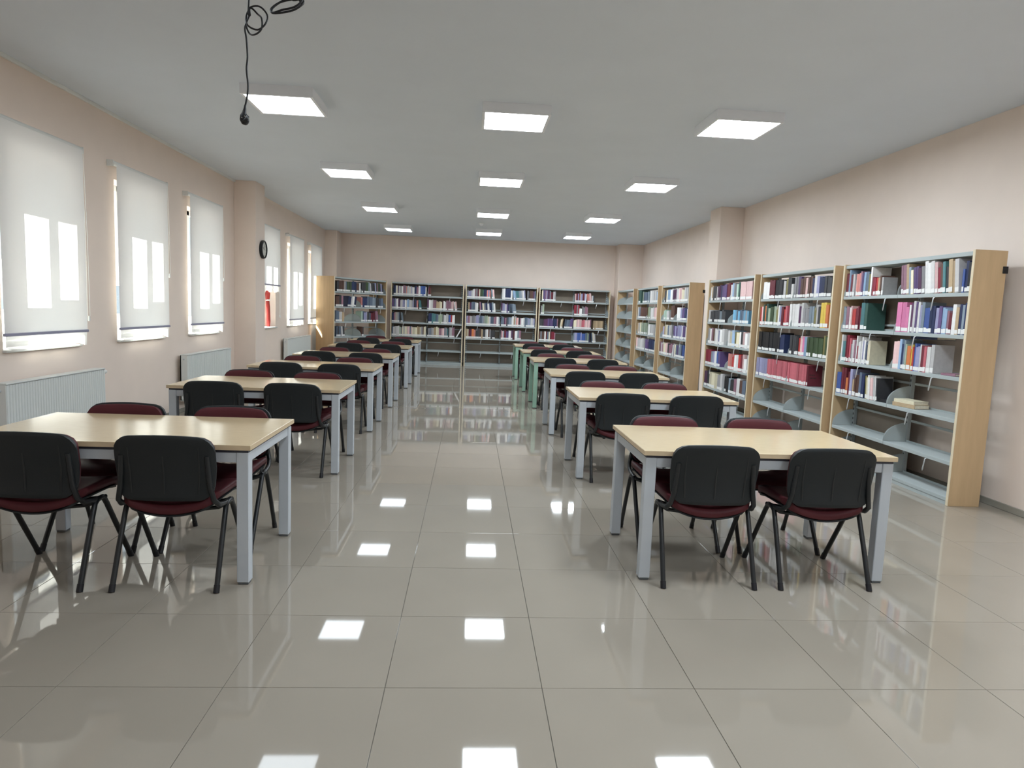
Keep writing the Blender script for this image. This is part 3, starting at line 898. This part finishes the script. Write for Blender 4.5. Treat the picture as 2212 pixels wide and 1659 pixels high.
FV, FF, FC = [], [], []
def far_books(bc, W, level, runs, seed, side=0):
    Mw = Matrix.Translation(bc.location) @ Matrix.Rotation(bc.rotation_euler.z, 4, 'Z')
    rnd = random.Random(seed+5)
    for (x, t, h, ln, colr) in layout(W, runs, seed):
        d = min(0.19, h*0.72); y0 = 0.016+rnd.uniform(0, 0.010)
        if rnd.random() < 0.22 and level < 5 and len(runs) < 3: colr = rnd.choice(('ash', 'grey', 'slate', 'mauve', 'lavender', 'cream', 'steel', 'char'))
        if side: y0 = 0.56-0.016-d
        Lm = Mw @ Matrix.Translation((x, y0, SH[level]+abs(math.sin(ln))*t/2)) @ Matrix.Rotation(ln, 4, 'Y')
        cc = srgb(*PAL[colr]); v = rnd.uniform(0.72, 1.28)
        cc = tuple(min(1, q*v) for q in cc[:3])+(1,)
        def bx(x0, x1, ya, yb, z0, z1, col):
            o = len(FV)
            for p in ((x0,ya,z0),(x1,ya,z0),(x1,yb,z0),(x0,yb,z0),(x0,ya,z1),(x1,ya,z1),(x1,yb,z1),(x0,yb,z1)):
                FV.append(tuple(Lm @ Vector(p)))
            for q in ((0,3,2,1),(4,5,6,7),(0,1,5,4),(1,2,6,5),(2,3,7,6),(3,0,4,7)):
                FF.append(tuple(i+o for i in q)); FC.append(col)
        bx(-t/2, t/2, 0, d, 0, h, cc)
        if rnd.random() < 0.93: bx(-t/2+0.0004, t/2-0.0004, -0.001, 0, 0.008, 0.046, srgb(230, 230, 228))
far_books(U3, 1.78, 1, [(0.0, 0.42, 'char9_'), (0.60, 0.92, 'azure9_')], 32)
far_books(U3, 1.78, 2, [(0.02, 0.42, 'grey white mauve brown white2 lavender white2'), (0.52, 0.98, 'white2 sky olive cream white char- blush white ash')], 33)
far_books(U3, 1.78, 3, [(0.0, 0.36, 'crimson3 lavender2 white blue purple'), (0.56, 0.99, 'salmon2 red white2 red wine blush white_ ash')], 34)
far_books(U3, 1.78, 4, [(0.0, 0.97, 'plum char cream2 grey2 ash black2 white char ash white brown wine')], 35)
far_books(U4, 1.72, 0, [(0.06, 0.98, 'char2 sky3 white2 plum3 ash2 blush2 cream2 ash3')], 41)
far_books(U4, 1.72, 1, [(0.08, 0.30, 'mint3_ ash2_'), (0.36, 0.50, 'brown4^'), (0.60, 0.99, 'white3 lavender2 purple2 navy2 lavender')], 42)
far_books(U4, 1.72, 2, [(0.08, 0.45, 'tan2 cream2 olive ash2'), (0.50, 0.99, 'purple4 lavender4 white purple2 ash')], 43)
far_books(U4, 1.72, 3, [(0.0, 0.99, 'mauve2 brown cream2 blush2 char mauve2 white ash slate2 purple steel2 navy blue')], 44)
far_books(U5, 1.70, 0, [(0.0, 0.16, 'pine3^'), (0.24, 0.58, 'sage slate4 steel'), (0.6, 0.98, 'white3 ash4 sky')], 51)
far_books(U5, 1.70, 1, [(0.02, 0.50, 'white slate brown6'), (0.52, 0.66, 'olive sage2'), (0.68, 0.99, 'white3 blush3')], 52)
far_books(U5, 1.70, 2, [(0.04, 0.22, 'tan ash cream'), (0.24, 0.56, 'sage6'), (0.60, 0.92, 'white2 ash4')], 53)
far_books(U5, 1.70, 3, [(0.02, 0.45, 'blush ash2 white ash2'), (0.5, 0.98, 'purple3 navy4 slate')], 54)
far_books(B1, 1.83, 0, [(0.02, 0.54, 'navy2 white2 purple2 ash2 white mauve2 salmon2 ash3 lavender2 white3 navy2 mauve2 white2 blue5 white mauve wine brown')], 61)
far_books(B1, 1.83, 1, [(0.0, 0.42, 'purple2 lavender2 white2 plum2 ash2 lavender2 white2 sky2 ash3 blush2 navy salmon2 teal2\\'), (0.50, 0.93, 'plum white3 mauve3 tan3 cream2 brown white2 mauve4 blush2 white\\ blush\\')], 62)
far_books(B1, 1.83, 2, [(0.0, 0.16, 'navy2 mauve2 ash4 grey2\\'), (0.52, 0.90, 'navy3 teal3 slate2 sage3 char white2 ash2 blue2 red white2')], 63)
far_books(B1, 1.83, 3, [(0.0, 0.90, 'ash3 white2 sage2 cream4 blush4 cream4 tan2 orange2 brown cream2 char2 slate2 ash tan2 cream2 mauve2 blush2 slate2 teal2 ash2 mauve2'), (0.92, 0.94, 'white>')], 64)
far_books(B2, 1.83, 0, [(0.0, 0.40, 'grey_ lavender_ ash2_ white2 mauve wine2 cream green2 pine navy2 salmon3 blush2\\'), (0.49, 0.99, 'white2^ navy4^ white sky2\\ teal2\\ steel2\\ white2\\ blush\\ g3 char2 brown2 plum tan')], 71)
far_books(B2, 1.83, 1, [(0.02, 0.42, 'tan plum slate2 white2 g2 navy2\\ slate2\\ navy\\ white\\ navy2\\ steel\\ white\\'), (0.50, 0.72, 'plum lavender2 purple2 navy ash slate\\ steel2\\')], 72)
far_books(B2, 1.83, 2, [(0.0, 0.99, 'white mauve2 ash2 grey3 lavender2 slate3 steel2 sage3 ash2 slate3 mauve2 white2 steel3 plum mauve2 steel3 white2 tan2 salmon blush mauve2 white3 slate2 lavender2 steel ash2 lavender')], 73)
far_books(B2, 1.83, 3, [(0.0, 0.42, 'tan wine2 plum orange2 salmon char3 brown tan char2 white2 brown2 char3'), (0.49, 0.80, 'mauve blush2 wine2 purple2 white2 plum2 wine white2 mauve3')], 74)
far_books(B3, 1.83, 0, [(0.02, 0.22, 'purple4^ plum3^ white wine2 ash2'), (0.49, 0.78, 'blush wine4 tan red2 wine2 white2 salmon2\\ blush2\\ ash2_')], 81)
far_books(B3, 1.83, 1, [(0.01, 0.06, 'cream sage'), (0.50, 0.70, 'crimson4^ white2_ grey2 mauve2')], 82)
far_books(B3, 1.83, 2, [(0.0, 0.27, 'char3 plum3 purple4 navy3 mauve'), (0.30, 0.33, 'cream/ tan/'), (0.36, 0.48, 'slate3/ purple2/'), (0.50, 0.76, 'cream2 blush4 rose2 blush4 mauve'), (0.79, 0.94, 'tan8')], 83)
far_books(B3, 1.83, 3, [(0.0, 0.24, 'brown4 white wine4 crimson2 mauve'), (0.48, 0.84, 'steel lavender3 blue4 lavender blue4 slate2 sage2 navy g3 cream2\\ ash2\\')], 84)
far_books(C1, 1.77, 0, [(0.04, 0.98, 'char2 brown4 ash2 green4 navy4 brown2 white char3 green3 ash\\ char3\\ green4\\ char3\\')], 91)
far_books(C1, 1.77, 1, [(0.02, 0.16, 'brown2 char mauve'), (0.24, 0.40, 'navy2/ white2/ navy/'), (0.50, 0.95, 'salmon navy3 slate3 steel2 char2 slate2')], 92)
far_books(C1, 1.77, 2, [(0.02, 0.18, 'slate2 ash char tan'), (0.48, 0.86, 'mint2 lavender2 grey2 slate wine3 mauve2\\')], 93)
far_books(C1, 1.77, 3, [(0.04, 0.20, 'char2 slate ash\\ char\\'), (0.52, 0.56, 'brown char')], 94)
fm = bpy.data.meshes.new('distant_books')
fm.from_pydata(FV, [], FF)
fm.materials.append(M['far_book'])
ca = fm.color_attributes.new('cover', 'FLOAT_COLOR', 'CORNER')
buf = []
for p, c in zip(fm.polygons, FC):
    buf += list(c)*4
ca.data.foreach_set('color', buf)
fm.update()
tag(link('distant_books', fm), 'rows of small books on the bookcases at the far end', 'books', kind='stuff')

# ------------------------------------------------------------------ radiators
def radiator(y0, y1, label):
    L = y1-y0
    r = thing('radiator', label, 'radiator', (XL+0.045, y0, 0.16), group='panel radiators under the windows')
    hgt = 0.585
    def sheet(x, name):
        m = MB()
        n = int(L/0.0333)
        prof = [(0.0, 0.0)]
        for k in range(n):
            u = L*k/n
            prof += [(u+0.004, 0), (u+0.009, 0.006), (u+0.023, 0.006), (u+0.028, 0)]
        prof.append((L, 0.0))
        for (u, dx) in prof:
            m.v += [(x+dx, u, 0.02), (x+dx, u, hgt-0.015)]
        for k in range(len(prof)-1):
            m.f.append((2*k, 2*k+2, 2*k+3, 2*k+1)); m.m.append(0)
        return link(name, m.mesh(name, M['radiator']), r)
    sheet(0.085, 'front_panel')
    link('rear_panel', MB().box(0.0, 0.012, 0, L, 0.0, hgt-0.01).mesh('rear_panel', M['radiator']), r)
    g = MB()
    g.cbox(0.0, 0.092, 0, L, hgt-0.012, hgt, 0.002)
    link('top_grille', g.mesh('top_grille', M['radiator']), r)
    for yy_ in (0, L-0.004):
        link('side_cover', MB().box(0.0, 0.086, yy_, yy_+0.004, 0.01, hgt-0.012).mesh('side_cover', M['radiator']), r)
    link('lower_rail', MB().cbox(0.006, 0.085, 0, L, 0.0, 0.022, 0.003).mesh('lower_rail', M['radiator']), r)
    v = MB().lathe([(0.010, 0), (0.012, 0.02), (0.019, 0.025), (0.021, 0.07), (0.016, 0.095)], 14, axis='y', o=(0.045, L, hgt-0.045))
    link('valve', v.mesh('valve', M['white_plastic'], 40), r)
    link('air_vent', MB().lathe([(0.009, -0.012), (0.011, -0.006), (0.011, 0.0)], 10, axis='y', o=(0.045, 0, hgt-0.06)).mesh('air_vent', M['steel'], 40), r)
    link('pipe', MB().tube([(0.045, L+0.03, hgt-0.045), (0.045, L+0.032, 0.2), (0.045, L+0.032, -0.16)], 0.008, 8).mesh('pipe', M['radiator'], 60), r)
    for yb_ in (0.18, L-0.18):
        link('wall_bracket', MB().box(-0.045, 0.0, yb_-0.015, yb_+0.015, 0.05, hgt-0.05).mesh('wall_bracket', M['radiator']), r)
radiator(5.27, 6.66, 'white ribbed radiator beside the front left-hand table')
radiator(8.55, 10.08, 'white ribbed radiator just before the clock pillar')
radiator(13.15, 15.02, 'white ribbed radiator beyond the clock pillar')

# ------------------------------------------------------------------ wall clock
ck = thing('wall_clock', 'round black rimmed wall clock on the left pillar', 'clock', (-3.30, 10.93, 2.245))
link('rim', MB().lathe([(0.118, 0.0), (0.138, 0.0), (0.143, 0.02), (0.138, 0.045), (0.126, 0.05), (0.120, 0.036), (0.118, 0.0)], 32, axis='x').mesh('rim', M['shell'], 50), ck)
dl = link('dial', MB().lathe([(0.119, 0.0), (0.119, 0.030)], 32, axis='x').mesh('dial', M['dial'], 50), ck)
mk = MB()
for k in range(12):
    a = 2*PI*k/12
    c_, s_ = math.cos(a), math.sin(a)
    ln_ = 0.022 if k % 3 == 0 else 0.012
    pts = [((0.108-ln_)*c_-0.003*s_, (0.108-ln_)*s_+0.003*c_), (0.108*c_-0.003*s_, 0.108*s_+0.003*c_), (0.108*c_+0.003*s_, 0.108*s_-0.003*c_), ((0.108-ln_)*c_+0.003*s_, (0.108-ln_)*s_-0.003*c_)]
    mk.prism(pts, 0.030, 0.031, axis='x')
link('hour_mark', mk.mesh('hour_mark', M['black']), dl)
link('hand', MB().box(0.033, 0.0345, -0.004, 0.004, -0.012, 0.062).mesh('hand', M['black']), ck, (0, 0, 0), (0.9, 0, 0))
link('hand', MB().box(0.035, 0.0365, -0.003, 0.003, -0.015, 0.092).mesh('hand', M['black']), ck, (0, 0, 0), (-0.35, 0, 0))

# ------------------------------------------------------------------ hanging cable with plug
def smooth_path(pts, n=6):
    P = [Vector(p) for p in pts]
    out = []
    for i in range(len(P)-1):
        p0, p1, p2, p3 = P[max(i-1, 0)], P[i], P[i+1], P[min(i+2, len(P)-1)]
        for k in range(n):
            t = k/n
            out.append(0.5*((2*p1)+(-p0+p2)*t+(2*p0-5*p1+4*p2-p3)*t*t+(-p0+3*p1-3*p2+p3)*t**3))
    out.append(P[-1])
    return out
CY = 3.0
kx, kz = -0.945, 2.60
cb = thing('power_cable', 'black power cable with coiled loops hanging from the ceiling', 'cable', (0, 0, 0))
path = [(-0.957, CY, H-0.004), (-0.958, CY, 2.9), (-0.957, CY, 2.70), (-0.960, CY, 2.628), (-0.955, CY+0.006, 2.618)]
cx, cz = -0.934, 2.597
for k in range(15):
    a = 2.2-2*PI*k/7.0
    rx, rz_ = (0.044, 0.050) if k < 8 else (0.036, 0.046)
    ox = (0.004, -0.004)[k % 2]
    path.append((cx+rx*math.cos(a)+(0.006 if k < 8 else -0.002), CY+0.012*math.sin(k*1.1)+ox, cz+rz_*math.sin(a)+(0.010 if k < 8 else -0.014)))
path += [(-0.968, CY, 2.585), (-0.974, CY, 2.56), (-0.968, CY, 2.52), (-0.964, CY, 2.45), (-0.968, CY, 2.40), (-0.962, CY, 2.335), (-0.966, CY, 2.29), (-0.974, CY, 2.252)]
link('cord', MB().tube(smooth_path(path, 5), 0.0037, 7).mesh('cord', M['cable'], 60), cb)
pl = link('plug', MB().tube([(-0.974, CY, 2.256), (-0.975, CY, 2.242), (-0.978, CY, 2.225), (-0.980, CY, 2.213), (-0.978, CY-0.001, 2.199), (-0.972, CY-0.002, 2.187), (-0.966, CY-0.003, 2.181)],
     [0.0034, 0.0058, 0.009, 0.0145, 0.0185, 0.0175, 0.010], 14).mesh('plug', M['cable'], 60), cb)
link('plug_face', MB().lathe([(0.0175, 0), (0.0185, 0.012), (0.012, 0.013), (0.011, 0.009)], 16, axis='y').mesh('plug_face', M['cable'], 50), pl, (-0.968, CY-0.004, 2.196), (0.5, 0, 2.4))
for s in (-1, 1):
    link('pin', MB().lathe([(0.0024, 0), (0.0024, 0.017), (0.001, 0.019)], 8, axis='y').mesh('pin', M['brass'], 50), pl, (-0.966+s*0.006, CY-0.008, 2.195+s*0.003), (0.5, 0, 2.4 + PI*0))
cb2 = thing('spare_cable', 'black coiled cable loop hanging at the top beside the power cable', 'cable', (0, 0, 0))
p2 = [(-0.80, CY, H-0.004), (-0.80, CY, 2.95), (-0.785, CY, 2.74)]
for k in range(19):
    a = 1.2-2*PI*k/8.0
    ru, rv = 0.066+0.003*(k % 3), 0.030+0.003*(k % 2)
    u, v = ru*math.cos(a), rv*math.sin(a)+(0.010 if 8 <= k < 13 else 0)
    p2.append((-0.802+u*0.95-v*0.30, CY+0.02*math.sin(a*1.0), 2.662+u*0.33+v*0.95))
p2 += [(-0.79, CY+0.01, 2.76), (-0.795, CY+0.008, 2.9), (-0.79, CY+0.004, H-0.004)]
link('cord', MB().tube(smooth_path(p2, 5), 0.0042, 7).mesh('cord', M['cable'], 60), cb2)

# ------------------------------------------------------------------ smoke detector, red cloth, paving
sdt = thing('smoke_detector', 'small white smoke detector on the ceiling by the third lamp row', 'smoke detector', (0.16, 14.31, H))
link('base', MB().lathe([(0.055, -0.012), (0.055, 0.0)], 20).mesh('base', M['white_plastic'], 40), sdt)
link('sensor_dome', MB().lathe([(0.012, -0.055), (0.030, -0.050), (0.040, -0.030), (0.044, -0.012)], 20).mesh('sensor_dome', M['housing'], 40), sdt)
rf = thing('rolled_cloth', 'narrow rolled red cloth standing in the recess of the fourth window', 'cloth', (-3.725, 12.70, SILL+0.016))
rc = MB()
prof = [(0.0, 0.034), (0.10, 0.040), (0.22, 0.036), (0.36, 0.039), (0.47, 0.033), (0.52, 0.040), (0.60, 0.046), (0.66, 0.040), (0.685, 0.018)]
rc.tube([(0.006*math.sin(9*z_), 0.004*math.cos(7*z_), z_) for z_, r_ in prof], [r_ for z_, r_ in prof], 12)
link('cloth_roll', rc.mesh('cloth_roll', M['red'], 60), rf)
link('tie', MB().lathe([(0.040, 0.0), (0.042, 0.012), (0.040, 0.024)], 14, o=(0, 0, 0.47)).mesh('tie', M['white_plastic'], 50), rf)
gp = tag(link('pavement', MB().box(-40, XL-WT, -30, 60, -0.25, -0.12).mesh('pavement', mat('pale_paving', srgb(150, 150, 150), 0.8, 0.2, noise=0.05, nscale=2))), 'pale outdoor paving beyond the windows', 'pavement', kind='structure')
print('BOOKS', NB[0])
